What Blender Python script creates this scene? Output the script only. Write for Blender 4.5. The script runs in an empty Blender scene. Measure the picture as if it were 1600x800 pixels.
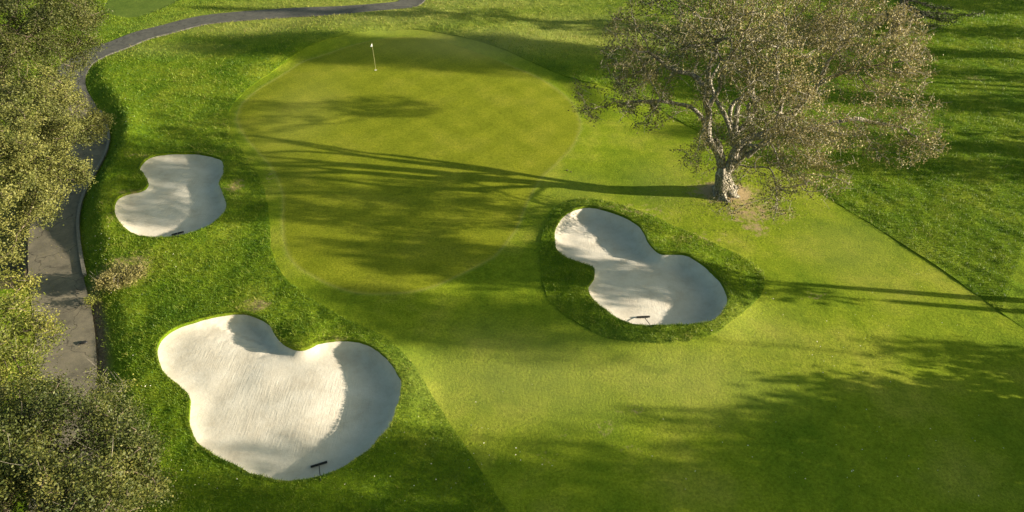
import bpy, math, random
import numpy as np
from mathutils import Vector
from mathutils.geometry import delaunay_2d_cdt

random.seed(7); RNG = np.random.default_rng(7)
R = math.radians
scene = bpy.context.scene
COL = scene.collection

# ------------------------------------------------------------------ camera, sky, sun, exposure
F = 1081.0; CAM_H = 22.0; PITCH = R(38.7)
cam = bpy.data.cameras.new('camera'); cam.sensor_width = 36; cam.lens = 36 * F / 1600
cam.clip_start = 0.5; cam.clip_end = 3000
camo = bpy.data.objects.new('camera', cam); COL.objects.link(camo)
camo.location = (0, 0, CAM_H); camo.rotation_euler = (math.pi / 2 - PITCH, 0, 0)
scene.camera = camo
scene.render.resolution_x = 1024; scene.render.resolution_y = 512

SUN_EL = R(13.0)
SUN_AZ = math.atan2(-0.115, 0.993)            # direction TOWARDS the sun, from +X, counter-clockwise
SH = np.array([math.cos(SUN_AZ), math.sin(SUN_AZ)])   # towards the sun on the ground
world = bpy.data.worlds.new('World'); scene.world = world; world.use_nodes = True
wn = world.node_tree.nodes; wl = world.node_tree.links
sky = wn.new('ShaderNodeTexSky'); sky.sky_type = 'NISHITA'; sky.sun_disc = False
sky.sun_elevation = SUN_EL; sky.sun_rotation = math.pi / 2 - SUN_AZ
sky.air_density = 1.0; sky.dust_density = 3.0; sky.ozone_density = 1.0
wn['Background'].inputs['Strength'].default_value = 0.074
tint = wn.new('ShaderNodeMix'); tint.data_type = 'RGBA'; tint.blend_type = 'MULTIPLY'; tint.inputs[0].default_value = 1.0
tint.inputs[7].default_value = (.88, .97, .78, 1)      # low hazy sun: the sky is less blue than clean air
wl.new(sky.outputs[0], tint.inputs[6]); wl.new(tint.outputs[2], wn['Background'].inputs['Color'])
sun = bpy.data.lights.new('sun', 'SUN'); sun.energy = 5.0; sun.angle = R(0.5); sun.color = (1.0, 0.86, 0.66)
suno = bpy.data.objects.new('sun', sun); COL.objects.link(suno)
sd = Vector((math.cos(SUN_EL) * SH[0], math.cos(SUN_EL) * SH[1], math.sin(SUN_EL)))
suno.rotation_euler = sd.to_track_quat('Z', 'Y').to_euler()
suno.location = (60, -10, 40)
scene.view_settings.view_transform = 'Standard'; scene.view_settings.look = 'None'
scene.view_settings.gamma = 1.0; scene.view_settings.exposure = 1.86

# ------------------------------------------------------------------ helpers
CP, SP = math.cos(PITCH), math.sin(PITCH)
def G(px, py, z=0.0):
    """point at height z seen at photo pixel (1600x800)"""
    u = (px - 800) / F; v = (py - 400) / F
    dx, dy, dz = u, CP - v * SP, -(SP + v * CP)
    t = (CAM_H - z) / (-dz)
    return (dx * t, dy * t)
def P(px, py, z):
    g = G(px, py, z); return np.array([g[0], g[1], z])

def tag(o, label=None, cat=None, group=None, kind=None):
    if label: o['label'] = label
    if cat: o['category'] = cat
    if group: o['group'] = group
    if kind: o['kind'] = kind
    return o
def empty(name, loc=(0, 0, 0), label=None, cat=None, group=None, kind=None):
    o = bpy.data.objects.new(name, None); COL.objects.link(o); o.location = loc
    o.empty_display_size = 0.3
    return tag(o, label, cat, group, kind)
def mesh_np(name, V, faces, mat=None, parent=None, smooth=False, attrs=None, k=None):
    """faces: (n,k) int array, or list of such arrays"""
    if isinstance(faces, np.ndarray): faces = [faces]
    faces = [f for f in faces if len(f)]
    me = bpy.data.meshes.new(name)
    V = np.ascontiguousarray(V, dtype=np.float32)
    me.vertices.add(len(V)); me.vertices.foreach_set('co', V.ravel())
    nl = sum(f.size for f in faces); nf = sum(len(f) for f in faces)
    me.loops.add(nl); me.polygons.add(nf)
    me.loops.foreach_set('vertex_index', np.concatenate([f.ravel() for f in faces]).astype(np.int32))
    tot = np.concatenate([np.full(len(f), f.shape[1], np.int32) for f in faces])
    st = np.concatenate([[0], np.cumsum(tot)[:-1]]).astype(np.int32)
    me.polygons.foreach_set('loop_start', st)
    me.polygons.foreach_set('use_smooth', np.full(nf, bool(smooth)))
    for a, (dom, vals) in (attrs or {}).items():
        at = me.attributes.new(a, 'FLOAT', dom)
        at.data.foreach_set('value', np.ascontiguousarray(vals, dtype=np.float32))
    me.update(calc_edges=True); me.validate()
    if mat: me.materials.append(mat)
    o = bpy.data.objects.new(name, me); COL.objects.link(o)
    if parent: o.parent = parent
    return o

def smooth_closed(pts, step=0.12):
    P_ = np.array(pts, float); n = len(P_); out = []
    for i in range(n):
        p0, p1, p2, p3 = P_[i - 1], P_[i], P_[(i + 1) % n], P_[(i + 2) % n]
        m = max(1, int(np.linalg.norm(p2 - p1) / step))
        for j in range(m):
            t = j / m
            out.append(.5 * ((2 * p1) + (-p0 + p2) * t + (2 * p0 - 5 * p1 + 4 * p2 - p3) * t * t + (-p0 + 3 * p1 - 3 * p2 + p3) * t ** 3))
    return np.array(out)
def smooth_open(pts, step=0.3):
    P_ = np.array(pts, float); n = len(P_); out = []
    for i in range(n - 1):
        p0, p1, p2, p3 = P_[max(i - 1, 0)], P_[i], P_[i + 1], P_[min(i + 2, n - 1)]
        m = max(1, int(np.linalg.norm(p2 - p1) / step))
        for j in range(m):
            t = j / m
            out.append(.5 * ((2 * p1) + (-p0 + p2) * t + (2 * p0 - 5 * p1 + 4 * p2 - p3) * t * t + (-p0 + 3 * p1 - 3 * p2 + p3) * t ** 3))
    out.append(P_[-1]); return np.array(out)
def seg_dist(Q, poly, closed=True):
    """min distance of points Q to polyline and side/param of the nearest point"""
    A = poly; B = np.roll(poly, -1, 0)
    if not closed: A = poly[:-1]; B = poly[1:]
    D = B - A; L2 = (D ** 2).sum(1) + 1e-12
    dist = np.empty(len(Q)); idx = np.empty(len(Q), int)
    for s in range(0, len(Q), 4000):
        q = Q[s:s + 4000]
        w = q[:, None, :] - A[None]
        t = np.clip((w * D[None]).sum(2) / L2, 0, 1)
        d = ((w - t[..., None] * D[None]) ** 2).sum(2)
        j = d.argmin(1); idx[s:s + 4000] = j; dist[s:s + 4000] = np.sqrt(d[np.arange(len(q)), j])
    return dist, idx
def inside(Q, poly):
    x, y = Q[:, 0], Q[:, 1]; c = np.zeros(len(Q), bool)
    A = poly; B = np.roll(poly, -1, 0)
    for (x1, y1), (x2, y2) in zip(A, B):
        if y1 == y2: continue
        m = ((y1 > y) != (y2 > y)) & (x < (x2 - x1) * (y - y1) / (y2 - y1) + x1)
        c ^= m
    return c
def sdf(Q, poly, reach=None):
    """negative inside"""
    lo = poly.min(0); hi = poly.max(0)
    pad = reach if reach else 1e9
    m = (Q[:, 0] > lo[0] - pad) & (Q[:, 0] < hi[0] + pad) & (Q[:, 1] > lo[1] - pad) & (Q[:, 1] < hi[1] + pad)
    out = np.full(len(Q), 99.0)
    if m.any():
        q = Q[m]; d, _ = seg_dist(q, poly); ins = inside(q, poly)
        out[m] = np.where(ins, -d, d)
    return out
def sstep(a, b, x):
    t = np.clip((x - a) / (b - a), 0, 1); return t * t * (3 - 2 * t)
_tab = RNG.random((256, 256))
def vnoise(x, y, s=1.0, seed=0):
    x = np.asarray(x) / s + seed * 17.3; y = np.asarray(y) / s + seed * 9.7
    xi = np.floor(x).astype(int); yi = np.floor(y).astype(int); fx = x - xi; fy = y - yi
    fx = fx * fx * (3 - 2 * fx); fy = fy * fy * (3 - 2 * fy)
    g = lambda a, b: _tab[a % 256, b % 256]
    return (g(xi, yi) * (1 - fx) + g(xi + 1, yi) * fx) * (1 - fy) + (g(xi, yi + 1) * (1 - fx) + g(xi + 1, yi + 1) * fx) * fy - 0.5

# ------------------------------------------------------------------ outlines on the ground
def gp(l, z=0.0, step=0.12): return smooth_closed([G(a, b, z) for a, b in l], step)
B1 = gp([(246,547),(252,532),(265,520),(283,511),(300,505),(330,497),(360,491),(385,491),(400,496),(420,507),(432,527),(442,538),(455,546),(472,549),(487,545),(500,539),(530,535),(560,537),(590,550),(612,571),(626,597),(627,615),(622,637),(605,675),(575,707),(540,732),(500,748),(450,755),(400,745),(370,730),(332,710),(307,690),(295,660),(297,622),(280,603),(262,588),(250,570)])
B2 = gp([(219,266),(230,251),(247,244),(275,242),(312,243),(337,249),(349,256),(350,275),(345,292),(350,307),(355,325),(350,340),(332,355),(307,367),(275,374),(245,375),(215,371),(197,360),(185,347),(182,330),(186,316),(200,307),(220,302),(231,295),(232,286),(226,275)])
B3 = gp([(866,375),(869,360),(877,345),(892,334),(910,328),(930,329),(955,336),(980,347),(995,357),(1005,370),(1012,385),(1030,402),(1050,404),(1070,406),(1087,415),(1107,430),(1125,450),(1134,470),(1132,487),(1122,500),(1105,510),(1075,514),(1040,515),(1005,514),(980,509),(955,496),(935,480),(922,465),(919,452),(928,438),(926,424),(905,415),(882,406),(869,393)])
GREEN = gp([(400,235),(420,257),(437,287),(443,312),(442,350),(447,390),(462,415),(487,432),(525,450),(560,459),(600,460),(650,456),(687,445),(720,430),(750,415),(775,400),(800,370),(812,350),(825,317),(845,282),(875,252),(895,230),(907,200),(903,180),(892,160),(872,142),(840,122),(800,105),(762,90),(725,77),(687,66),(650,60),(612,60),(575,66),(550,72),(512,85),(475,97),(450,112),(425,127),(400,143),(378,164),(370,187),(380,210)], 0, .18)
FAIR = gp([(357,195),(360,172),(375,150),(400,130),(428,112),(470,84),(520,66),(565,55),(610,51),(660,51),(720,62),(790,84),(850,110),(905,132),(960,147),(1025,171),(1100,210),(1170,240),(1230,270),(1320,325),(1410,382),(1500,442),(1600,511),(1760,622),(1900,860),(1500,1100),(1150,1150),(950,1020),(870,900),(830,850),(795,797),(775,768),(745,725),(715,677),(690,637),(665,600),(645,570),(618,543),(595,525),(555,507),(520,487),(487,467),(462,450),(440,428),(428,400),(424,375),(421,345),(418,310),(405,278),(380,240),(364,215)], 0, .2)
RING = gp([(844,425),(845,397),(847,370),(855,347),(872,326),(895,316),(920,314),(955,319),(1000,334),(1060,358),(1120,384),(1170,408),(1192,427),(1194,450),(1185,468),(1160,495),(1125,522),(1090,536),(1050,541),(1012,540),(975,536),(940,527),(912,514),(885,497),(862,475),(849,450)])
def wobble(Lp, amp, sc):
    c = Lp.mean(0); d = Lp - c; d /= np.linalg.norm(d, axis=1)[:, None]
    return Lp + d * (amp * 2 * (vnoise(Lp[:, 0], Lp[:, 1], sc, 91) + .6 * vnoise(Lp[:, 0], Lp[:, 1], sc * .4, 92)))[:, None]
B1, B2, B3 = wobble(B1, .035, .5), wobble(B2, .035, .5), wobble(B3, .035, .5); FAIR = wobble(FAIR, .06, 1.2); RING = wobble(RING, .06, 1.0)
PGREEN = gp([(163,14),(175,22),(192,26),(210,26),(235,20),(255,12),(270,5),(285,-6),(270,-20),(220,-24),(180,-14),(166,2)], 0, .4)
PATH_Z = -0.55
pc_px = [(150,1200),(128,1000),(104,830),(102,760),(102,700),(103,620),(104,570),(102,520),(96,480),(90,450),(86,420),(83,390),(83,360),(88,330),(100,300),(118,270),(134,240),(138,215),(130,190),(118,165),(108,145),(107,122),(122,98),(152,82),(187,69),(222,55),(261,45),(312,32),(362,26),(400,23),(450,19.5),(500,17.5),(560,15.5),(600,13),(628,9),(641,3),(647,-5),(651,-25),(640,-60)]
def pz(py): return PATH_Z * float(sstep(70, 200, np.array(py))) * float(np.interp(py, [370, 450], [1, .62]))
PATHC = smooth_open([G(a, b, pz(b)) for a, b in pc_px], .3)
PATHL = np.concatenate([[0], np.cumsum(np.linalg.norm(np.diff(PATHC, axis=0), axis=1))])
path_depth = np.interp(PATHC[:, 1], [0, G(0, 210)[1], G(0, 80)[1], 999], [1, 1, 0.12, 0.1]) * -PATH_Z * np.interp(PATHC[:, 1], [0, G(0, 450)[1], G(0, 370)[1], 999], [.62, .62, 1, 1])
HALF = 1.17
PDIR = np.gradient(PATHC, axis=0); PDIR /= np.linalg.norm(PDIR, axis=1)[:, None]

def side_of_path(Q, idx):
    A = PATHC[idx]; D = PATHC[idx + 1] - A; w = Q - A
    return D[:, 0] * w[:, 1] - D[:, 1] * w[:, 0]       # >0: left of travel (up the picture)

def sun_reach(Q, poly):
    """distance from points inside a bunker to its sunward edge, averaged over a few bearings"""
    A = poly; E_ = np.roll(poly, -1, 0) - poly; acc = np.zeros(len(Q)); W = 0
    for da, w in ((-.5, .5), (-.3, .8), (-.12, 1), (.05, 1), (.2, 1), (.4, .7), (.6, .4)):
        d = np.array([math.cos(SUN_AZ + da), math.sin(SUN_AZ + da)])
        den = d[0] * E_[:, 1] - d[1] * E_[:, 0]; den = np.where(np.abs(den) < 1e-9, 1e-9, den)
        wx = A[None, :, 0] - Q[:, 0:1]; wy = A[None, :, 1] - Q[:, 1:2]
        t = (wx * E_[None, :, 1] - wy * E_[None, :, 0]) / den; u = (wx * d[1] - wy * d[0]) / den
        t = np.where((u >= 0) & (u <= 1) & (t > 0), t, 99); acc += w * np.minimum(t.min(1), 9); W += w
    return acc / W
OAK = np.array(G(1131, 304))
def terrain(Q, rough_noise=True):
    Q = np.atleast_2d(np.asarray(Q, float)); x, y = Q[:, 0], Q[:, 1]
    h = 0.22 * vnoise(x, y, 14, 1) + 0.10 * vnoise(x, y, 6, 2)
    far = sstep(75, 160, np.hypot(x, y)); h += far * (1.2 * vnoise(x, y, 60, 3))
    # path cut
    d = np.full(len(Q), 99.0); idx = np.zeros(len(Q), int)
    lo = PATHC.min(0) - [400, 30]; hi = PATHC.max(0) + 12
    m = (x > lo[0]) & (x < hi[0]) & (y > lo[1]) & (y < hi[1])
    if m.any():
        d[m], idx[m] = seg_dist(Q[m], PATHC, False)
    dep = path_depth[idx]; sd_ = side_of_path(Q, idx)
    right = sd_ < 0
    near = sstep(0.3, 0.6, dep)                       # sunken stretch only
    crest = (0.02 + 0.30 * sstep(G(0, 400)[1], G(0, 330)[1], y)) * np.exp(-((d - 2.5) / 1.0) ** 2) * near
    hr = h + crest
    up_r = sstep(HALF + 0.05, HALF + 1.6, d)
    out_r = -dep * (1 - up_r) + hr * up_r
    up_l = sstep(HALF + 0.12, HALF + 0.55, d)
    low = -dep - 0.9 * near
    out_l = (-dep) * (1 - up_l) + (low + h * .6) * up_l
    out_l = near * out_l + (1 - near) * (-dep * (1 - sstep(HALF, HALF + 2, d)) + h * sstep(HALF, HALF + 2, d))
    use = m & (np.where(right, d < 9, d < 400)) & ((near > .01) | (d < HALF + 2.2))
    fade = np.where(right, 1.0, sstep(120, 30, d)); fade = np.where(d < 9, 1, fade)
    h = np.where(use, np.where(right, out_r, out_l) * fade + h * (1 - fade), h)
    # far left of the sunken path the bank stays low
    
    # green plateau and the swale behind it
    g = sdf(Q, GREEN, 10)
    h = h * (1 - 0.75 * sstep(4.0, -2.5, g)) + 0.14 * sstep(3.5, -3.5, g)
    c = GREEN.mean(0); ang = np.arctan2(y - c[1], x - c[0])
    back = sstep(-0.1, 0.35, ang) * sstep(3.0, 2.2, ang)
    h += back * 0.42 * sstep(0.3, 2.6, g) * sstep(9, 4.2, g)
    # bunkers: raised lip outside, bowl inside
    for Bp, lip, dep_, wid in ((B1, .26, .50, 1.5), (B2, .16, .40, 1.3), (B3, .28, .55, 1.4)):
        s = sdf(Q, Bp, 4)
        rel = Bp.mean(0)
        sunside = 0.45 + 0.55 * sstep(-3, 3, x - rel[0])
        if Bp is B1: tg = np.array(G(478, 525)); h += .26 * np.exp(-(((x - tg[0]) / .9) ** 2 + ((y - tg[1]) / 1.0) ** 2)) * sstep(-.1, .15, s)
        h += lip * sunside * np.exp(-((s - 0.1) / 1.1) ** 2) * (s > 0) + lip * sunside * np.exp(-((0 - 0.1) / 1.1) ** 2) * (s <= 0)
        ins_ = s < 0
        if ins_.any():
            t = sun_reach(Q[ins_], Bp); prof = .07 + dep_ * (.22 * np.exp(-(t / 6.5) ** 2) + .78 * np.exp(-(t / 2.9) ** 2))
            h[ins_] -= prof * (1 - np.exp(s[ins_] / .28))
        h += np.where(s < -0.3, 0.05 * vnoise(x, y, 1.1, 5) * sstep(-.3, -1, s), 0)
    # root flare soil mound under the oak
    ro = np.hypot(x - OAK[0] - .15, y - OAK[1] - .1); h += 0.16 * np.exp(-(ro / 1.0) ** 2)
    return h
def TZ(x, y): return float(terrain(np.array([[x, y]]))[0])

# ------------------------------------------------------------------ materials
def mat_new(name):
    m = bpy.data.materials.new(name); m.use_nodes = True
    nt = m.node_tree; b = nt.nodes['Principled BSDF']
    b.inputs['Roughness'].default_value = .9
    b.inputs['Specular IOR Level'].default_value = .15
    return m, nt, b
def N(nt, t, **kw):
    n = nt.nodes.new(t)
    for k, v in kw.items():
        if k in n.inputs.keys(): n.inputs[k].default_value = v
        else: setattr(n, k, v)
    return n
def obj_coord(nt, scale=(1, 1, 1), rot=(0, 0, 0)):
    tc = N(nt, 'ShaderNodeTexCoord'); mp = N(nt, 'ShaderNodeMapping')
    mp.inputs['Scale'].default_value = scale; mp.inputs['Rotation'].default_value = rot
    nt.links.new(tc.outputs['Object'], mp.inputs[0]); return mp.outputs[0]
def noise(nt, vec, scale, detail=3, rough=.55):
    n = N(nt, 'ShaderNodeTexNoise'); n.inputs['Scale'].default_value = scale
    n.inputs['Detail'].default_value = detail; n.inputs['Roughness'].default_value = rough
    nt.links.new(vec, n.inputs['Vector']); return n.outputs['Fac']
def ramp(nt, fac, stops):
    r = N(nt, 'ShaderNodeValToRGB'); e = r.color_ramp.elements
    e[0].position = stops[0][0]; e[0].color = (*stops[0][1], 1); e[1].position = stops[-1][0]; e[1].color = (*stops[-1][1], 1)
    for p, c in stops[1:-1]:
        q = e.new(p); q.color = (*c, 1)
    nt.links.new(fac, r.inputs[0]); return r.outputs[0]
def mix(nt, fac, a, b, mode='MIX'):
    m = N(nt, 'ShaderNodeMix'); m.data_type = 'RGBA'; m.blend_type = mode
    if isinstance(fac, float): m.inputs[0].default_value = fac
    else: nt.links.new(fac, m.inputs[0])
    for v, i in ((a, 6), (b, 7)):
        if isinstance(v, tuple): m.inputs[i].default_value = (*v, 1)
        else: nt.links.new(v, m.inputs[i])
    return m.outputs[2]
def attr(nt, name):
    a = N(nt, 'ShaderNodeAttribute'); a.attribute_name = name; return a.outputs['Fac']
def mathn(nt, op, a, b=None, c=None):
    m = N(nt, 'ShaderNodeMath'); m.operation = op
    for v, i in ((a, 0), (b, 1), (c, 2)):
        if v is None: continue
        if isinstance(v, (int, float)): m.inputs[i].default_value = v
        else: nt.links.new(v, m.inputs[i])
    return m.outputs[0]
def bump(nt, b, h, dist, strength=1.0):
    n = N(nt, 'ShaderNodeBump'); n.inputs['Distance'].default_value = dist; n.inputs['Strength'].default_value = strength
    nt.links.new(h, n.inputs['Height']); nt.links.new(n.outputs[0], b.inputs['Normal'])

def turf(name, c0, c1, c2, dryc, fine=.02, mow=False, streak=False, big=.35):
    m, nt, b = mat_new(name); v = obj_coord(nt); b.inputs['Specular IOR Level'].default_value = .03
    col = ramp(nt, noise(nt, v, big, 5, .6), [(.3, c0), (.5, c1), (.7, c2)])
    sp = noise(nt, v, 9, 4, .7)
    md = noise(nt, v, 1.3, 4, .65)
    col = mix(nt, .35 if mow else .8, col, ramp(nt, md, [(.30, (.72, .80, .75)), (.5, (1, 1, 1)), (.70, (1.22, 1.16, 1.2))]), 'MULTIPLY')
    col = mix(nt, .45, col, ramp(nt, sp, [(.32, (.35, .35, .35)), (.5, (1, 1, 1)), (.72, (1.7, 1.65, 1.5))]), 'MULTIPLY')
    sp2 = noise(nt, v, 38, 2, .6)
    col = mix(nt, .5, col, ramp(nt, sp2, [(.3, (.45, .45, .45)), (.5, (1, 1, 1)), (.7, (1.5, 1.5, 1.4))]), 'MULTIPLY')
    if mow:
        s = N(nt, 'ShaderNodeSeparateXYZ'); nt.links.new(v, s.inputs[0])
        for ax, ay, k in ((.80, .6, 2.9), (-.72, .69, 2.9)):
            t = mathn(nt, 'MULTIPLY_ADD', s.outputs[0], ax * k, mathn(nt, 'MULTIPLY', s.outputs[1], ay * k))
            w = mathn(nt, 'MULTIPLY_ADD', mathn(nt, 'SINE', t), 2.0, .5)
            c = N(nt, 'ShaderNodeClamp'); nt.links.new(w, c.inputs[0])
            col = mix(nt, .5, col, ramp(nt, c.outputs[0], [(0, (.91, .93, .92)), (1, (1.07, 1.055, 1.05))]), 'MULTIPLY')
    col = mix(nt, attr(nt, 'pale'), col, mix(nt, .5, col, (.30, .29, .10)))
    dn = noise(nt, v, 3.0, 4, .7)
    dd_ = attr(nt, 'dry'); gate = mathn(nt, 'MINIMUM', mathn(nt, 'MULTIPLY', dd_, 4.0), 1.0)
    df = mathn(nt, 'MULTIPLY', gate, mathn(nt, 'ADD', mathn(nt, 'MULTIPLY_ADD', dd_, 1.5, -.45), mathn(nt, 'MULTIPLY_ADD', dn, 4.0, -2.0)))
    cl = N(nt, 'ShaderNodeClamp'); nt.links.new(df, cl.inputs[0])
    col = mix(nt, cl.outputs[0], col, dryc)
    nt.links.new(col, b.inputs['Base Color'])
    hh = mathn(nt, 'MULTIPLY_ADD', sp2, .5, sp)
    if streak:
        vs = obj_coord(nt, (1.2, .22, 1), (0, 0, R(52)))
        hh = mathn(nt, 'MULTIPLY_ADD', noise(nt, vs, 5, 3, .6), 1.4, hh)
    bump(nt, b, hh, fine)
    return m
DRY = (.26, .20, .11)
M = {}
M['green'] = turf('green_turf', (.128,.152,.010), (.145,.168,.012), (.172,.186,.018), DRY, .014, mow=True)
M['fair'] = turf('fairway_turf', (.082,.134,.008), (.134,.180,.011), (.198,.216,.028), DRY, .030, big=.22)
M['rough'] = turf('rough_turf', (.052,.105,.006), (.095,.148,.008), (.150,.190,.016), DRY, .07)
M['pg'] = turf('practice_turf', (.06,.10,.015), (.07,.11,.018), (.08,.12,.02), DRY, .006)

m, nt, b = mat_new('sand'); v = obj_coord(nt)
c = ramp(nt, noise(nt, v, .8, 5, .6), [(.3, (.385, .355, .30)), (.5, (.445, .42, .365)), (.7, (.49, .47, .42))])
c = mix(nt, .5, c, ramp(nt, noise(nt, v, 2.2, 5, .7), [(.32, (.84, .81, .77)), (.5, (1, 1, 1)), (.7, (1.06, 1.06, 1.06))]), 'MULTIPLY')
c = mix(nt, .25, c, ramp(nt, noise(nt, v, 40, 2), [(.3, (.7, .68, .66)), (.7, (1.2, 1.2, 1.2))]), 'MULTIPLY')
nt.links.new(c, b.inputs['Base Color'])
vr = obj_coord(nt, (10, .8, 1), (0, 0, R(-4)))
rake = noise(nt, vr, 1.4, 3, .7)
hh = mathn(nt, 'MULTIPLY_ADD', rake, attr(nt, 'rake'), mathn(nt, 'MULTIPLY', noise(nt, v, 7, 5, .65), .9))
bump(nt, b, hh, .013); M['sand'] = m

def simple(name, c0, c1, scale=6, bumpd=0, rough=.85, spec=.2, mult=None):
    m, nt, b = mat_new(name); v = obj_coord(nt); n = noise(nt, v, scale, 5, .65)
    col = ramp(nt, n, [(.3, c0), (.7, c1)])
    nt.links.new(col, b.inputs['Base Color']); b.inputs['Roughness'].default_value = rough; b.inputs['Specular IOR Level'].default_value = spec
    if bumpd: bump(nt, b, n, bumpd)
    return m
m, nt, b = mat_new('path_concrete'); v = obj_coord(nt)
c = ramp(nt, noise(nt, v, .7, 6, .7), [(.3, (.10, .092, .070)), (.5, (.135, .122, .092)), (.7, (.17, .15, .112))])
c = mix(nt, .5, c, ramp(nt, noise(nt, v, 30, 3, .7), [(.3, (.6, .6, .6)), (.7, (1.3, 1.28, 1.25))]), 'MULTIPLY')
nt.links.new(c, b.inputs['Base Color']); bump(nt, b, noise(nt, v, 50, 3), .008); M['path'] = m
M['asphalt'] = simple('path_asphalt', (.055, .055, .05), (.09, .088, .078), 3, .01)
M['kerb'] = simple('kerb_concrete', (.11, .105, .085), (.17, .16, .135), 6, .01)
M['soil'] = simple('bare_soil', (.055, .042, .028), (.12, .095, .065), 5, .03)
M['bark'] = simple('grey_bark', (.12, .11, .09), (.38, .35, .295), 7, .08)
M['twig'] = simple('grey_twig', (.12, .11, .09), (.26, .24, .20), 5, 0)
M['darkbark'] = simple('brown_bark', (.07, .055, .04), (.16, .13, .10), 8, .05)
M['black'] = simple('black_plastic', (.008, .008, .008), (.016, .016, .016), 8, 0, .5, .4)
M['handle'] = simple('dark_handle', (.03, .03, .028), (.05, .05, .045), 8, 0, .5)
M['flagcloth'] = simple('white_flag_cloth', (.45, .47, .50), (.56, .58, .60), 12, 0)
M['pole'] = simple('pale_yellow_pole', (.28, .27, .12), (.34, .32, .15), 8, 0, .4, .5)
M['cup'] = simple('white_cup', (.7, .7, .68), (.8, .8, .78), 8, 0)
M['redmark'] = simple('dark_flag_print', (.03, .06, .12), (.04, .07, .14), 8, 0)
M['fallen'] = simple('pale_fallen_leaf', (.45, .42, .34), (.75, .72, .66), .8, 0)

nt = M['bark'].node_tree; b = nt.nodes['Principled BSDF']; v = obj_coord(nt, (1, 1, .35))
vo = N(nt, 'ShaderNodeTexVoronoi'); vo.feature = 'DISTANCE_TO_EDGE'; vo.inputs['Scale'].default_value = 7; nt.links.new(v, vo.inputs['Vector'])
old = b.inputs['Base Color'].links[0].from_socket
nt.links.new(mix(nt, .75, old, ramp(nt, vo.outputs['Distance'], [(0, (.25, .23, .2)), (.14, (1, 1, 1))]), 'MULTIPLY'), b.inputs['Base Color'])
bump(nt, b, mathn(nt, 'MINIMUM', vo.outputs['Distance'], .2), .25)
for kk, amt in (('path', .8), ('asphalt', .7)):
    nt = M[kk].node_tree; b = nt.nodes['Principled BSDF']; v = obj_coord(nt)
    old = b.inputs['Base Color'].links[0].from_socket
    st = mix(nt, amt, old, ramp(nt, noise(nt, v, 1.1, 6, .75), [(.34, (.62, .62, .64)), (.5, (1, 1, 1)), (.66, (1.22, 1.2, 1.15))]), 'MULTIPLY')
    wv = N(nt, 'ShaderNodeVectorMath'); wv.operation = 'ADD'; nz = N(nt, 'ShaderNodeTexNoise'); nz.inputs['Scale'].default_value = 1.6; nt.links.new(v, nz.inputs['Vector'])
    nt.links.new(v, wv.inputs[0]); nt.links.new(nz.outputs['Color'], wv.inputs[1])
    vo = N(nt, 'ShaderNodeTexVoronoi'); vo.feature = 'DISTANCE_TO_EDGE'; vo.inputs['Scale'].default_value = .33; nt.links.new(wv.outputs[0], vo.inputs['Vector'])
    nt.links.new(mix(nt, 1.0, st, ramp(nt, vo.outputs['Distance'], [(0, (.35, .35, .35)), (.010, (1, 1, 1))]), 'MULTIPLY'), b.inputs['Base Color'])

def leafmat(name, cols, trans=.25, rnd='rnd'):
    m, nt, b = mat_new(name)
    st = [(i / (len(cols) - 1), c) for i, c in enumerate(cols)]
    r = ramp(nt, attr(nt, rnd), st)
    nt.links.new(r, b.inputs['Base Color']); b.inputs['Roughness'].default_value = .6; b.inputs['Specular IOR Level'].default_value = .3
    tr = N(nt, 'ShaderNodeBsdfTranslucent'); nt.links.new(r, tr.inputs[0])
    mx = N(nt, 'ShaderNodeMixShader'); mx.inputs[0].default_value = trans
    nt.links.new(b.outputs[0], mx.inputs[1]); nt.links.new(tr.outputs[0], mx.inputs[2])
    nt.links.new(mx.outputs[0], nt.nodes['Material Output'].inputs[0]); return m
M['blade'] = leafmat('grass_blade', [(.030,.085,.005), (.078,.15,.008), (.145,.205,.012), (.22,.24,.035), (.29,.25,.09)], .3)
M['oakleaf'] = leafmat('oak_leaf', [(.055,.058,.015), (.135,.122,.040), (.225,.19,.072), (.33,.275,.12)], .2)
M['oliveleaf'] = leafmat('olive_leaf', [(.018,.027,.005), (.040,.052,.010), (.076,.086,.018), (.12,.122,.033)], .25)
M['paleleaf'] = leafmat('pale_leaf', [(.036,.046,.009), (.085,.098,.021), (.138,.142,.034), (.21,.205,.060)], .25)
M['yelleaf'] = leafmat('yellow_green_leaf', [(.05,.065,.01), (.10,.12,.018), (.17,.175,.03), (.24,.22,.05)], .3)
M['darkleaf'] = leafmat('dark_oak_leaf', [(.015,.026,.004), (.038,.052,.008), (.078,.086,.016), (.145,.135,.034)], .2)
M['needle'] = leafmat('dark_needle', [(.010,.016,.006), (.022,.032,.010), (.04,.05,.016)], .1)
M['dryleaf'] = leafmat('dry_bush_leaf', [(.06,.07,.015), (.12,.115,.032), (.19,.17,.06), (.27,.235,.095)], .25)

# ------------------------------------------------------------------ ground mesh (one conforming triangulation, split by surface)
loops = [B1, B2, B3, GREEN, FAIR, RING, PGREEN]
pts = []
def grid(x0, x1, y0, y1, s):
    gx = np.arange(x0, x1, s); gy = np.arange(y0, y1, s)
    g = np.stack(np.meshgrid(gx, gy), -1).reshape(-1, 2); g[:, 0] += (np.round((g[:, 1] - y0) / s) % 2) * s * .5
    return g + RNG.uniform(-.12, .12, g.shape) * s
vis = lambda g, e: g[np.abs(g[:, 0]) < .82 * g[:, 1] + 6 + e]
pts.append(vis(grid(-40, 40, 9, 27, .13), 0)); pts.append(vis(grid(-50, 50, 27.07, 40, .19), 0)); pts.append(vis(grid(-75, 75, 40.1, 74, .33), 0))
g = grid(-150, 150, -40, 200, 3.0); g = g[~((np.abs(g[:, 0]) < .82 * g[:, 1] + 7.5) & (g[:, 1] > 8) & (g[:, 1] < 75))]; pts.append(g)
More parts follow.
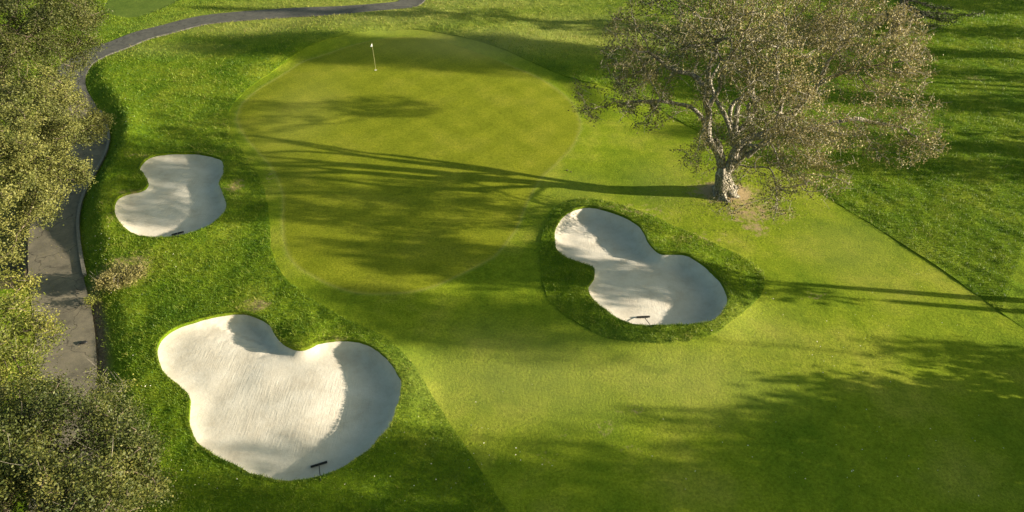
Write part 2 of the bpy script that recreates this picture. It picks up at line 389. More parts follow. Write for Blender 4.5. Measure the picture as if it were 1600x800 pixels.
g = grid(-900, 900, -400, 1400, 40.0); g = g[~((np.abs(g[:, 0]) < 151) & (g[:, 1] > -41) & (g[:, 1] < 201))]; pts.append(g)
P0 = np.concatenate(pts)
keep = np.ones(len(P0), bool); bsd = {}
for i, Lp in enumerate(loops):
    lo = Lp.min(0) - .3; hi = Lp.max(0) + .3
    m = (P0[:, 0] > lo[0]) & (P0[:, 0] < hi[0]) & (P0[:, 1] > lo[1]) & (P0[:, 1] < hi[1])
    d, _ = seg_dist(P0[m], Lp); k_ = np.ones(m.sum(), bool); k_[d < .07] = False
    keep[np.where(m)[0][~k_]] = False
P0 = P0[keep]
V2 = list(P0); E = []
for Lp in loops:
    s = len(V2); V2 += list(Lp); n = len(Lp); E += [(s + i, s + (i + 1) % n) for i in range(n)]
rv, re_, rf, *_ = delaunay_2d_cdt([Vector((float(a[0]), float(a[1]))) for a in V2], E, [], 0, 1e-5)
V2 = np.array([(p.x, p.y) for p in rv]); T = np.array([t for t in rf if len(t) == 3])
a_, b_, c_ = V2[T[:, 0]], V2[T[:, 1]], V2[T[:, 2]]
fl = ((b_[:, 0]-a_[:, 0])*(c_[:, 1]-a_[:, 1]) - (b_[:, 1]-a_[:, 1])*(c_[:, 0]-a_[:, 0])) < 0
T[fl] = T[fl][:, ::-1]
cen = V2[T].mean(1)
reg = np.zeros(len(T), int)                      # 0 rough
reg[inside(cen, PGREEN)] = 7
reg[inside(cen, FAIR)] = 1; reg[inside(cen, RING)] = 2; reg[inside(cen, GREEN)] = 3
for i, Lp in enumerate((B1, B2, B3)): reg[inside(cen, Lp)] = 4 + i
HZ = terrain(V2)
# paler / drier patches of turf, each a real patch of growth (photo pixel, radius px, strength)
def blobs(lst):
    out = np.zeros(len(V2))
    for px, py, rx, ry, s in lst:
        c = np.array(G(px, py)); rX = abs(G(px + rx, py)[0] - c[0]); rY = abs(G(px, py - ry)[1] - G(px, py + ry)[1]) / 2
        out = np.maximum(out, s * np.exp(-(((V2[:, 0] - c[0]) / rX) ** 2 + ((V2[:, 1] - c[1]) / rY) ** 2) ** 1.3))
    return out
dry = blobs([(1170,330,45,22,.75),(1180,357,20,12,.8),(1133,302,44,17,1.6),(1150,306,30,12,1.5),(1215,330,30,18,.5),(945,668,40,14,.28),(990,640,26,9,.30),(880,677,30,10,.2),(855,715,32,12,.25),(990,700,34,8,.22),
             (190,425,45,28,.85),(400,478,25,12,.8),(218,247,30,5,.4),(368,295,14,12,.6),(205,305,25,5,.5),(180,345,9,15,.4),(1265,462,30,8,.35),(990,334,70,14,.35),(1100,375,60,14,.3),(1520,122,20,4,.6),
             (110,70,30,5,.7),(423,280,8,18,.35),(330,242,30,4,.4),(530,533,40,4,.35)])
pale = blobs([(820,590,220,70,.55),(1050,590,170,55,.55),(760,560,80,60,.4),(1180,520,90,50,.3),(900,300,60,30,.2),(1040,290,60,40,.25),(560,25,260,30,.9),(430,40,200,18,.8),(780,70,170,24,.9),(900,50,160,40,.8),(640,5,300,12,.8),(250,75,110,14,.5),(1330,390,80,50,.3),(470,180,60,60,.25)])
reach_x = V2[:, 1] * 0
dpath, ipath = np.full(len(V2), 99.), np.zeros(len(V2), int)
mm = (V2[:, 0] < 5) & (V2[:, 1] < 110) & (V2[:, 1] > 0) & (V2[:, 0] > -60)
dpath[mm], ipath[mm] = seg_dist(V2[mm], PATHC, False)
sdp = side_of_path(V2, ipath)
soil = np.where(sdp < 0, sstep(HALF + .8, HALF + .25, dpath) * sstep(G(0, 420)[1], G(0, 470)[1], V2[:, 1]), sstep(HALF + 2.4, HALF + .7, dpath) * (path_depth[ipath] > .4))
soil = np.maximum(soil, .75 * sstep(6.5, 2.5, dpath) * (sdp > 0) * (path_depth[ipath] > .4))
# micro relief of the turf in real geometry
xr, yr = V2[:, 0], V2[:, 1]
diag = (xr * .60 + yr * -.80), (xr * .80 + yr * .60)
tuft = .045 * vnoise(xr, yr, .38, 8) + .03 * vnoise(xr, yr, .9, 9)
furrow = .055 * vnoise(diag[1], diag[0] / 6, .45, 11) + .045 * vnoise(diag[1], diag[0] / 4, 1.0, 12)
rightside = sstep(8, 14, xr) * (yr > 10)
relief = tuft + furrow * rightside
sG = sdf(V2, GREEN, 2)
edge = np.exp(-((sG) / .09) ** 2)
pale = np.maximum(pale, edge * .45)

SPEC = {0: ('rough', M['rough'], .025), 1: ('fairway', M['fair'], 0), 2: ('bunker_surround', M['rough'], .022), 3: ('putting_green', M['green'], -.003),
        4: ('sand_bunker', M['sand'], -.12), 5: ('sand_bunker', M['sand'], -.12), 6: ('sand_bunker', M['sand'], -.12), 7: ('practice_green', M['pg'], -.01)}
# rough is soil where bare: mix by attribute
for key in ('rough',):
    nt = M[key].node_tree; b = nt.nodes['Principled BSDF']; old = b.inputs['Base Color'].links[0].from_socket
    sc = ramp(nt, noise(nt, obj_coord(nt), 6, 5, .7), [(.3, (.05, .038, .024)), (.7, (.15, .118, .08))])
    nt.links.new(mix(nt, attr(nt, 'soil'), old, sc), b.inputs['Base Color'])
# edges shared between regions
Eall = np.concatenate([T[:, [0, 1]], T[:, [1, 2]], T[:, [2, 0]]]); Ereg = np.tile(reg, 3)
regobj = {}
for r, (nm, mt, off) in SPEC.items():
    f = T[reg == r]; u, inv = np.unique(f, return_inverse=True); f = inv.reshape(-1, 3)
    z = HZ[u] + off
    if r in (0, 2): z = z + relief[u] * np.where(dpath[u] < HALF + .3, 0, 1)
    if r == 0: z = z - .05 * (dpath[u] < HALF + .12)
    Vr = np.column_stack([V2[u], z])
    ed = np.concatenate([f[:, [0, 1]], f[:, [1, 2]], f[:, [2, 0]]])
    key = ed.min(1).astype(np.int64) * 10**7 + ed.max(1); uq, first, cnt = np.unique(key, return_index=True, return_counts=True)
    be = ed[first[cnt == 1]]
    bu, binv = np.unique(be, return_inverse=True); be2 = binv.reshape(-1, 2)
    sk = Vr[bu].copy(); sk[:, 2] -= .30 if r in (0, 2) else .12
    base = len(Vr); nb = len(bu); Vr = np.concatenate([Vr, Vr[bu], sk])
    q = np.stack([base + be2[:, 1], base + be2[:, 0], base + nb + be2[:, 0], base + nb + be2[:, 1]], 1)
    at = {}
    sidx = np.concatenate([u, u[bu], u[bu]])
    for an, av in (('dry', dry), ('pale', pale), ('soil', soil)): at[an] = ('POINT', av[sidx])
    if 4 <= r <= 6:
        at = {'rake': ('POINT', sstep(-.9, -1.6, sdf(V2[sidx], (B1, B2, B3)[r - 4])) * .9)}
    o = mesh_np(nm, Vr, [f, q], mt, None, True, at); o['kind'] = 'structure'; regobj[r] = o
for r, lb in ((4, 'largest pale sand bunker, nearest the camera at lower left'), (5, 'smallest pale sand bunker beside the cart path, left of the putting green'), (6, 'peanut shaped sand bunker right of the putting green, ringed by dark rough')):
    regobj[r]['label'] = lb

# ------------------------------------------------------------------ grass blades on the rough
def sample_on(T_, n, wfun):
    a, b, c = V2[T_[:, 0]], V2[T_[:, 1]], V2[T_[:, 2]]
    ar = .5 * np.abs((b[:, 0]-a[:, 0])*(c[:, 1]-a[:, 1]) - (b[:, 1]-a[:, 1])*(c[:, 0]-a[:, 0]))
    w = ar * wfun(V2[T_].mean(1)); w /= w.sum()
    k = RNG.choice(len(T_), n, p=w); r1 = np.sqrt(RNG.random(n)); r2 = RNG.random(n)
    l = np.stack([1 - r1, r1 * (1 - r2), r1 * r2], 1)
    t = T_[k]; xy = (V2[t] * l[..., None]).sum(1)
    ht = (HZ + relief)[t]; z = (ht * l).sum(1)
    return xy, z, (dry[t] * l).sum(1), (soil[t] * l).sum(1), (dpath[t] * l).sum(1), (pale[t] * l).sum(1)
rt = T[(reg == 0) | (reg == 2)]
ct = V2[rt].mean(1); rt = rt[(ct[:, 1] < 70) & (ct[:, 1] > 10) & (np.abs(ct[:, 0]) < .80 * ct[:, 1] + 4)]
def gw(c): 
    return np.interp(c[:, 1], [10, 24, 36, 50, 70], [1, .75, .38, .16, .10])
NB = 300000
xy, z, dr, so, dp, pl = sample_on(rt, NB, gw)
k = (dp > HALF + .02 + .1 * RNG.random(len(dp))) & (RNG.random(len(xy)) > so * .93); xy, z, dr, pl = xy[k], z[k], dr[k], pl[k]; n = len(xy)
dist = xy[:, 1]; clump = vnoise(xy[:, 0], xy[:, 1], .33, 21) + .6 * vnoise(xy[:, 0], xy[:, 1], 1.1, 22)
hgt = (.055 + .07 * np.clip(clump + .25, 0, 1)) * RNG.uniform(.6, 1.3, n) * np.interp(dist, [10, 50], [1, 1.4])
wid = np.interp(dist, [10, 30, 60], [.015, .023, .045]) * RNG.uniform(.7, 1.3, n)
th = RNG.uniform(0, 2 * np.pi, n); lean = RNG.normal(0, .55, (n, 2)) * hgt[:, None]
bx = np.stack([np.cos(th), np.sin(th)], 1) * wid[:, None] * .5
z0 = z + .03
Vb = np.empty((n, 3, 3))
Vb[:, 0, :2] = xy - bx; Vb[:, 1, :2] = xy + bx; Vb[:, 2, :2] = xy + lean
Vb[:, 0, 2] = z0; Vb[:, 1, 2] = z0; Vb[:, 2, 2] = z0 + hgt
rnd = np.clip(.32 + .35 * clump + RNG.normal(0, .16, n) + .55 * dr + .25 * vnoise(xy[:, 0], xy[:, 1], 4, 23) + .35 * pl, 0, 1)
o = mesh_np('grass', Vb.reshape(-1, 3), np.arange(3 * n).reshape(-1, 3), M['blade'], None, False, {'rnd': ('POINT', np.repeat(rnd, 3))})
tag(o, 'tufted longer grass growing on the rough around fairway and bunkers', 'grass', kind='stuff')

# turf overhanging the bunker lips
LV = []; LR = []
for Bp in (B1, B2, B3):
    seg = np.roll(Bp, -1, 0) - Bp; ln = np.linalg.norm(seg, axis=1); n = int(ln.sum() * 260)
    k = RNG.choice(len(Bp), n, p=ln / ln.sum()); t = RNG.random(n)[:, None]; p = Bp[k] + seg[k] * t
    inw = np.stack([-seg[k][:, 1], seg[k][:, 0]], 1) / ln[k][:, None]
    tst = inside(p + inw * .1, Bp); inw[~tst] *= -1
    p = p - inw * RNG.uniform(0, .12, n)[:, None]; z = terrain(p) + .05
    g_ = np.clip(.5 + vnoise(p[:, 0], p[:, 1], .35, 95), .1, 1); l_ = RNG.uniform(.04, .11, n) * g_ * 1.5
    th = RNG.uniform(0, 2 * np.pi, n); bx = np.stack([np.cos(th), np.sin(th)], 1) * .011
    tip = p + inw * (l_ * RNG.uniform(.2, 1.0, n))[:, None] + RNG.normal(0, .02, (n, 2))
    V = np.empty((n, 3, 3)); V[:, 0, :2] = p - bx; V[:, 1, :2] = p + bx; V[:, 2, :2] = tip; V[:, 0, 2] = z; V[:, 1, 2] = z; V[:, 2, 2] = z + l_ * RNG.uniform(-.2, .8, n)
    LV.append(V); LR.append(np.clip(.38 + .5 * vnoise(p[:, 0], p[:, 1], 1.2, 96) + RNG.normal(0, .15, n), 0, 1))
LV = np.concatenate(LV); LR = np.concatenate(LR)
o = mesh_np('lip_grass', LV.reshape(-1, 3), np.arange(3 * len(LV)).reshape(-1, 3), M['blade'], None, False, {'rnd': ('POINT', np.repeat(LR, 3))})
tag(o, 'fringe of grass hanging over the sand along the bunker lips', 'grass', kind='stuff')

# ------------------------------------------------------------------ scattered pale leaves
def place_quads(C, size, nrm_up=.6, aspect=.55):
    n = len(C); a = RNG.normal(0, 1, (n, 3)); a[:, 2] *= (1 - nrm_up); a /= np.linalg.norm(a, axis=1)[:, None]
    r = RNG.normal(0, 1, (n, 3)); b = np.cross(a, r); b[:, 2] *= (1 - nrm_up * .7); b /= np.linalg.norm(b, axis=1)[:, None]
    s = size[:, None]
    return np.stack([C - a * s, C + b * s * aspect, C + a * s, C - b * s * aspect], 1)
lf = []
for (px, py, rx, ry, n) in ((700,700,170,80,55),(300,745,60,40,15),(1290,540,110,50,35),(1330,700,220,80,45),(150,380,40,90,45),(230,400,90,60,60),(1480,420,100,70,25),(200,170,70,60,30),(260,560,60,120,25),(1180,480,30,40,10)):
    for _ in range(n):
        x, y = px + random.gauss(0, rx * .6), py + random.gauss(0, ry * .6); g = G(x, y, 0)
        lf.append(g)
lf = np.array(lf); dd = np.minimum.reduce([sdf(lf, b_, 3) for b_ in (B1, B2, B3)]); lf = lf[dd > .2]
z = terrain(lf) + .11; n = len(lf)
Q4 = place_quads(np.column_stack([lf, z]), RNG.uniform(.012, .034, n), .9)
o = mesh_np('fallen_leaves', Q4.reshape(-1, 3), np.arange(4 * n).reshape(-1, 4), M['fallen'])
tag(o, 'small pale fallen leaves scattered over the grass', 'leaves', kind='stuff')

lit = np.concatenate([OAK + RNG.normal(0, 1, (1500, 2)) * [2.6, 1.6] + [.8, -.6], np.array([G(80 + random.gauss(0, 22), random.uniform(340, 620), -.4) for _ in range(220)]), np.array([G(random.gauss(160, 12), random.uniform(420, 600), -.1) for _ in range(160)])])
z = terrain(lit) + .035; z[1500:1720] += .06; n = len(lit); Q4 = place_quads(np.column_stack([lit, z]), RNG.uniform(.02, .045, n), .9)
o = mesh_np('leaf_litter', Q4.reshape(-1, 3), np.arange(4 * n).reshape(-1, 4), M['dryleaf'], None, False, {'rnd': ('POINT', np.repeat(RNG.random(n), 4))})
tag(o, 'brown leaf litter around the oak trunk and on the cart path', 'leaves', kind='stuff')

# ------------------------------------------------------------------ cart path: slabs with joints, kerb on its right
def ribbon(c, off_l, off_r, zoff_l, zoff_r, thick, zc):
    """prism along centreline c (n,2), from left offset to right offset"""
    d = np.stack([np.interp(c[:, 1], PATHC[:, 1], PDIR[:, k_]) for k_ in (0, 1)], 1) if len(c) < 14 else np.gradient(c, axis=0); d /= np.linalg.norm(d, axis=1)[:, None] + 1e-9; nrm = np.stack([d[:, 1], -d[:, 0]], 1)  # right
    Lp = c + nrm * off_l; Rp = c + nrm * off_r; n = len(c)
    V = np.concatenate([np.column_stack([Lp, zc + zoff_l]), np.column_stack([Rp, zc + zoff_r]),
                        np.column_stack([Lp, zc + zoff_l - thick]), np.column_stack([Rp, zc + zoff_r - thick])])
    i = np.arange(n - 1)
    q = np.concatenate([np.stack([i, n + i, n + i + 1, i + 1], 1), np.stack([2*n + i, 2*n + i + 1, 3*n + i + 1, 3*n + i], 1),
                        np.stack([i, i + 1, 2*n + i + 1, 2*n + i], 1), np.stack([n + i, 3*n + i, 3*n + i + 1, n + i + 1], 1)])
    caps = np.array([[0, 2*n, 3*n, n], [n-1, 2*n-1, 4*n-1, 3*n-1]])
    return V, [q, caps]
def path_at(s):
    return np.stack([np.interp(s, PATHL, PATHC[:, 0]), np.interp(s, PATHL, PATHC[:, 1])], -1), -np.interp(s, PATHL, path_depth)
pathroot = empty('cart_path', (0, 0, 0), kind='structure')
smax = PATHL[-1]; ysl = G(0, 150)[1]
s_far = PATHL[np.argmax(PATHC[:, 1] > ysl)]
s = 0.0; kq = 0
while s < s_far:
    e = min(s + 2.9, s_far)
    ss = np.linspace(s + .012, e - .012, 12); c, zc = path_at(ss)
    zc = zc + .03
    V, q = ribbon(c, -HALF, HALF, 0, 0, .12, zc)
    mesh_np('paving_slab', V, q, M['path'], pathroot); s = e; kq += 1
ss = np.arange(s_far + .012, smax, .4); c, zc = path_at(ss)
zt = terrain(c) + .075
wfar = np.clip((ss - s_far) / 6, 0, 1)
V, q = ribbon(c, -HALF, HALF, 0, 0, .25, (zc + .035) * (1 - wfar) + np.maximum(zt, zc + .035) * wfar)
mesh_np('asphalt_surface', V, q, M['asphalt'], pathroot)
y0, y1 = G(0, 452, PATH_Z)[1], G(0, 185, PATH_Z)[1]
sa = PATHL[np.argmax(PATHC[:, 1] > y0)]; sb = PATHL[np.argmax(PATHC[:, 1] > y1)]
kr = empty('kerb', (0, 0, 0), kind='structure')
s = sa
while s < sb:
    e = min(s + 1.8, sb); ss = np.linspace(s + .006, e - .006, 8); c, zc = path_at(ss)
    V, q = ribbon(c, HALF + .01, HALF + .16, .15, .15, .3, zc); mesh_np('kerb_stone', V, q, M['kerb'], kr); s = e

# ------------------------------------------------------------------ tubes and trees
class Tubes:
    def __init__(s): s.V = []; s.Q = []; s.n = 0
    def add(s, pts, rad, k=6, cap=True):
        pts = np.asarray(pts, float); n = len(pts); rad = np.asarray(rad, float) * np.ones(n)
        d = np.gradient(pts, axis=0); d /= np.linalg.norm(d, axis=1)[:, None] + 1e-9
        ref = np.array([.3, .2, 1.]) if abs(d[0][2]) < .8 else np.array([1., .1, .1])
        u = np.cross(d, ref); u /= np.linalg.norm(u, axis=1)[:, None] + 1e-9; w = np.cross(d, u)
        a = np.arange(k) * 2 * np.pi / k
        ring = u[:, None] * np.cos(a)[None, :, None] + w[:, None] * np.sin(a)[None, :, None]
        V = pts[:, None] + ring * rad[:, None, None]
        i = np.arange(n - 1)[:, None]; j = np.arange(k)[None]; jn = (j + 1) % k
        q = np.stack([i * k + j, i * k + jn, (i + 1) * k + jn, (i + 1) * k + j], -1).reshape(-1, 4) + s.n
        s.V.append(V.reshape(-1, 3)); s.Q.append(q); s.n += n * k
    def build(s, name, mat, parent=None, rough=0):
        V = np.concatenate(s.V)
        return mesh_np(name, V, np.concatenate(s.Q), mat, parent, True)

def colonize(seed_nodes, seed_par, att, D=.35, infl=3.0, kill=.55, iters=90):
    nodes = [np.array(p) for p in seed_nodes]; par = list(seed_par); att = np.array(att)
    NN = np.array(nodes); d2 = ((att[:, None] - NN[None]) ** 2).sum(2); near = d2.argmin(1); nd = d2.min(1)
    for _ in range(iters):
        ok = nd < infl ** 2 if _ > 12 else nd < 1e9
        if not ok.any(): break
        dirs = {}
        A = att[ok]; nr = near[ok]; v = A - NN[nr]; v /= np.linalg.norm(v, axis=1)[:, None] + 1e-9
        un, inv = np.unique(nr, return_inverse=True); S = np.zeros((len(un), 3)); np.add.at(S, inv, v)
        S += RNG.normal(0, .18, S.shape) * np.linalg.norm(S, axis=1)[:, None]
        S /= np.linalg.norm(S, axis=1)[:, None] + 1e-9
        new = NN[un] + S * D
        base = len(NN); NN = np.concatenate([NN, new]); par += list(un)
        dn = ((att[:, None] - new[None]) ** 2).sum(2); j = dn.argmin(1); dm = dn[np.arange(len(att)), j]
        b = dm < nd; nd = np.where(b, dm, nd); near = np.where(b, base + j, near)
        k = nd > kill ** 2; att, nd, near = att[k], nd[k], near[k]
        if len(att) == 0: break
    return NN, np.array(par)
def radii(NN, par, tip=.012, p=2.3, cap=.6):
    r = np.zeros(len(NN)); ch = np.zeros(len(NN))
    acc = np.zeros(len(NN)); has = np.zeros(len(NN), bool); has[par[par >= 0]] = True
    acc[~has] = tip ** p
    for i in range(len(NN) - 1, 0, -1):
        if par[i] >= 0: acc[par[i]] += acc[i]
    return np.minimum(acc ** (1 / p), cap), ~has
def chains(NN, par, r, start, tb, thin_k=4, cut=.0, skip=0):
    kids = {}
    for i in range(len(NN)):
        if par[i] >= 0: kids.setdefault(int(par[i]), []).append(i)
    stack = []
    for k0, ks in kids.items():
        ks.sort(key=lambda i: -r[i])
        for j, c in enumerate(ks):
            if j > 0 or par[k0] < 0: stack.append((k0, c))
    for k0, c in stack:
        ch = [k0, c]
        while ch[-1] in kids: ch.append(kids[ch[-1]][0])
        if c < skip: 
            ch = [q for q in ch if True]
        rr = r[ch].copy(); rr[0] = min(rr[0], rr[1] * 1.25); rr[-1] *= .5
        ids = np.array(ch)
        if (ids[1:] < skip).all(): continue
        if skip:
            f = next(i for i, q in enumerate(ch) if q >= skip); f = max(f - 1, 0); ids = ids[f:]; rr = rr[f:]
        tb.add(NN[ids], rr, 8 if rr.max() > .12 else (5 if rr.max() > .04 else thin_k))

def ell(center, rad, n, shell=.45):
    d = RNG.normal(0, 1, (n, 3)); d /= np.linalg.norm(d, axis=1)[:, None]
    return np.asarray(center) + d * (RNG.uniform(shell ** 3, 1, n) ** (1 / 3))[:, None] * np.asarray(rad)

def leaves_at(C, per, sig, size, up=.2, tone=None):
    n = len(C) * per; base = np.repeat(C, per, 0) + RNG.normal(0, 1, (n, 3)) * np.asarray(sig)
    t = np.repeat(tone if tone is not None else RNG.normal(.45, .15, len(C)), per) + RNG.normal(0, .12, n)
    return base, RNG.uniform(.45, 1.35, n) * size, np.clip(t, 0, 1)
def leaf_obj(parent, base, size, tone, mat, up=.2, aspect=.6):
    Q = place_quads(base, size, up, aspect)
    o = mesh_np('foliage', Q.reshape(-1, 3), np.arange(4 * len(Q)).reshape(-1, 4), mat, parent, False, {'rnd': ('POINT', np.repeat(tone, 4))})
    o['kind'] = 'stuff'; return o

# ---- the big oak: limbs drawn by hand, the rest grown into its crown lobes
oz = TZ(*OAK)
oak = empty('oak_tree', (0, 0, 0), 'large spreading oak with thin brown leaves and pale forked trunk beside the putting green', 'tree')
def limb(pts, r0, r1, name='limb', k=12, knob=.13):
    p = smooth_open(pts, .25); n = len(p); t = np.linspace(0, 1, n)
    p = p + np.stack([vnoise(t * n * .22, t * 0, 1, 31 + r0 * 100), vnoise(t * n * .22, t * 0 + 5, 1, 41 + r0 * 70), .8 * vnoise(t * n * .22, t * 0 + 9, 1, 11 + r0 * 70)], 1) * min(.45, .22 + r0) * np.minimum(t * 4, 1)[:, None]
    r = r0 + (r1 - r0) * t ** .8; r = r * (1 + knob * 3 * vnoise(t * n * .45, t * 0, 1, int(r0 * 999)))
    tb = Tubes(); tb.add(p, r, k); tb.build(name, M['bark'], oak)
    return p, r
B0 = np.array([OAK[0], OAK[1], oz - .15])
tp = [B0, P(1131, 292, oz + .35), P(1130, 282, oz + .9), P(1130, 268, oz + 1.55), P(1130, 261, oz + 1.85)]
p = smooth_open(tp, .12); t = np.linspace(0, 1, len(p))
tb = Tubes(); k = 20; tb.add(p, (.43 + .36 * np.exp(-t * 5.0) - .03 * t) - .24 * sstep(.78, 1, t), k)
Vt = tb.V[0].reshape(len(p), k, 3); ang = np.arange(k) * 2 * np.pi / k
fl = 1 + (.26 * np.sin(ang * 5 + 1) + .16 * np.sin(ang * 3) + .1 * np.sin(ang * 8))[None] * np.exp(-t * 1.6)[:, None] + .05 * RNG.normal(0, 1, (len(p), k)) * .6
Vt[:] = p[:, None] + (Vt - p[:, None]) * fl[..., None]; tb.V[0] = Vt.reshape(-1, 3)
for a_ in (-2.6, -1.7, -.9, -.2, .6, 1.5, 2.6):
    Lr = random.uniform(.35, .8); pr = []
    for t_ in np.linspace(0, 1, 7):
        rr_ = .35 + Lr * t_; aa = a_ + .35 * math.sin(t_ * 3 + a_); x_, y_ = OAK[0] + rr_ * math.cos(aa), OAK[1] + rr_ * math.sin(aa)
        pr.append((x_, y_, TZ(x_, y_) + .26 * (1 - t_) ** 1.5 - .02 - .08 * t_))
    tb.add(pr, np.linspace(.21, .06, 7), 8)
tb.build('trunk', M['bark'], oak)
fork = tp[-2]; fz = fork[2]
L = []
L.append(limb([fork - [0, 0, .5], P(1124, 246, 2.5), P(1113, 225, 3.4), P(1107, 200, 4.4), P(1108, 170, 5.7), P(1104, 140, 7.0), P(1112, 100, 8.6), P(1120, 65, 10.2)], .31, .07))
L.append(limb([fork - [0, 0, .5], P(1142, 250, 2.4), P(1152, 228, 3.2), P(1170, 214, 3.7), P(1195, 208, 4.1), P(1225, 190, 4.7), P(1262, 160, 5.7), P(1290, 132, 6.8), P(1330, 112, 7.8)], .30, .07))
L.append(limb([P(1152, 228, 3.2), P(1148, 200, 4.2), P(1160, 160, 5.6), P(1185, 118, 7.4), P(1215, 80, 9.2)], .19, .07))
L.append(limb([P(1124, 246, 2.5), P(1118, 216, 3.7)], .20, .17))
L.append(limb([P(1107, 200, 4.4), P(1085, 172, 5.2), P(1050, 158, 5.6), P(1005, 160, 5.6), P(970, 168, 5.2)], .15, .06))
L.append(limb([P(1104, 140, 7.0), P(1080, 118, 7.4), P(1050, 108, 7.6), P(1010, 82, 8.3)], .16, .07))
L.append(limb([P(1108, 165, 5.8), P(1125, 135, 6.9), P(1122, 112, 7.8), P(1135, 90, 8.8), P(1165, 50, 10.2)], .15, .06))
L.append(limb([P(1195, 208, 4.1), P(1250, 205, 4.3), P(1310, 190, 4.8), P(1370, 190, 4.9), P(1420, 205, 4.6)], .17, .06))
L.append(limb([P(1195, 208, 4.1), P(1212, 232, 3.7), P(1220, 260, 3.2), P(1235, 285, 2.7)], .07, .02))
L.append(limb([P(1142, 250, 2.4), P(1165, 262, 2.7), P(1200, 262, 3.0), P(1212, 290, 2.6), P(1210, 320, 2.1)], .06, .02))
L.append(limb([P(1262, 160, 5.7), P(1300, 100, 7.6), P(1330, 60, 8.8)], .13, .06))
for pts_ in ([(12.1,33,1.7), (12.3,33.7,3.0), (12.1,34.7,4.3), (12.9,35.3,5.6), (12.6,36.4,7.2)], [(12.2,33.6,2.9), (11.6,34.2,4.4), (11.0,35.4,5.4), (11.4,36.6,6.6)],
             [(12.1,33,1.6), (12.4,32.2,2.9), (12.2,31.2,4.0), (12.9,30.3,5.4), (12.5,29.2,7.0)], [(12.3,31.6,3.4), (13.2,31.2,4.8), (13.6,31.7,6.2), (13.2,31.0,7.6)],
             [(12.3,34.0,3.4), (13.2,34.1,4.6), (13.0,34.6,5.9), (13.9,34.2,7.4)], [(12.2,32.9,2.4), (12.9,32.9,3.8), (12.6,33.4,5.2), (13.4,33.1,6.6), (13.3,33.8,8.0)]):
    L.append(limb([np.array(q) for q in pts_], .18, .06))
seeds = []; spar = []; srad = []
for pp, rr in L:
    b = len(seeds)
    for i, q in enumerate(pp[::2]):
        seeds.append(q); spar.append(-1); srad.append(rr[::2][i])
lobes = [((985,150,7.2),(2.5,2.2,1.1),800),((945,160,6.8),(1.3,1.4,.9),300),((1050,180,7.0),(1.6,1.3,.8),260),((1095,212,6.1),(1.1,1.0,.6),150),((1135,208,6.5),(1.1,.9,.5),180),((1170,228,5.9),(1.4,1.0,.7),260),((1235,244,5.4),(1.5,1.0,.6),330),((1305,245,5.2),(1.4,1.0,.6),260),((1200,205,6.6),(1.5,1.1,.6),330),((1275,212,6.3),(1.5,1.1,.6),330),((1345,222,5.8),(1.3,1.0,.6),220),((1235,285,4.2),(1.5,.8,.6),170),((1085,240,5.0),(.8,.7,.5),70),((1425,200,5.9),(1.4,1.2,.9),220),((940,120,8.0),(1.2,1.2,.7),160),((1030,75,9.3),(2.6,2.6,1.2),620),((1000,40,10.0),(1.5,2,1),240),((1110,25,11.2),(3.4,3.2,1.5),1100),((1110,95,9.6),(2.2,2,1),420),
         ((1240,10,11.2),(3.2,3.2,1.5),900),((1345,55,9.8),(3.0,3.0,1.5),1000),((1400,95,8.4),(1.5,2,1.1),380),((1395,185,6.6),(2.3,2.0,1.1),680),((1435,225,5.6),(1.1,1.3,.8),230),((1190,140,8.6),(2.7,2.4,1.1),850),
         ((1245,185,7.2),(2.4,1.9,.9),620),((1160,190,7.2),(1.6,1.5,.8),260),((1265,280,3.4),(2.0,1.4,.8),420),((1215,315,2.3),(1.3,.9,.8),170),((1290,310,2.4),(.8,.6,.6),60),((1090,255,3.6),(1.0,1.0,.5),80),((1150,320,2.0),(1.4,.8,.6),60),
         ((1075,46,7.1),(2.8,2.0,1.0),300),((1180,44,7.2),(2.0,1.6,.8),300),((1290,50,6.6),(2.0,1.6,.8),300),((1000,100,6.4),(1.3,1.2,.6),130),((1125,252,4.4),(.9,.6,.5),60),((1165,275,3.7),(1.0,.6,.5),60),((1180,65,10.4),(3.0,2.6,1.2),620),((1060,165,6.8),(1.4,1.5,.8),170),((1300,140,8.0),(2.2,1.8,.8),330),((1290,225,5.2),(1.5,1.2,.7),150),((1330,215,5.6),(1.2,1.0,.6),110),((1390,235,5.0),(1.3,1.0,.7),130)]
att = np.concatenate([ell(P(*c), np.array(r) * 1.12, int(n * 2.1), .2) for c, r, n in lobes]); att = att[att[:, 2] > 1.3]
gap = vnoise(att[:, 0] + att[:, 2] * .6, att[:, 1] - att[:, 2] * .5, 1.5, 71) + .5 * vnoise(att[:, 0] - att[:, 2], att[:, 1] + att[:, 2] * .3, .8, 72)
ff_ = att[:, 1] + .116 * (att[:, 0] - 12); att_keep = ~((ff_ > 25) & (ff_ < 30) & (att[:, 2] > 6.6) & (att[:, 2] < 9.4)) | (RNG.random(len(att)) < .6)
gap = np.where(att_keep, gap, -9)
att = att[gap > .02 + .03 * RNG.normal(0, 1, len(att))]
cl_ = att[:, 1] + .116 * att[:, 0]; shade = (cl_ > 31.6) & (cl_ < 37.4) & (att[:, 2] < 7.2)
att = att[~shade | (RNG.random(len(att)) < .15)]
NN, par = colonize(seeds, spar, att, .30, 3.0, .36, 80)
r, tips = radii(NN, par, .010, 2.35, .16)
ns = len(seeds); r[:ns] = np.minimum(r[:ns], .10)
tb = Tubes(); chains(NN, par, r, 0, tb, 3); o = tb.build('branches', M['twig'], oak); o['kind'] = 'stuff'
el = np.zeros(len(NN), bool); el[ns:] = r[ns:] < .034
C = NN[el]; tone = .5 + .5 * vnoise(C[:, 0] + C[:, 2], C[:, 1] - C[:, 2], 1.6, 51) + .35 * vnoise(C[:, 0], C[:, 1], .7, 52)
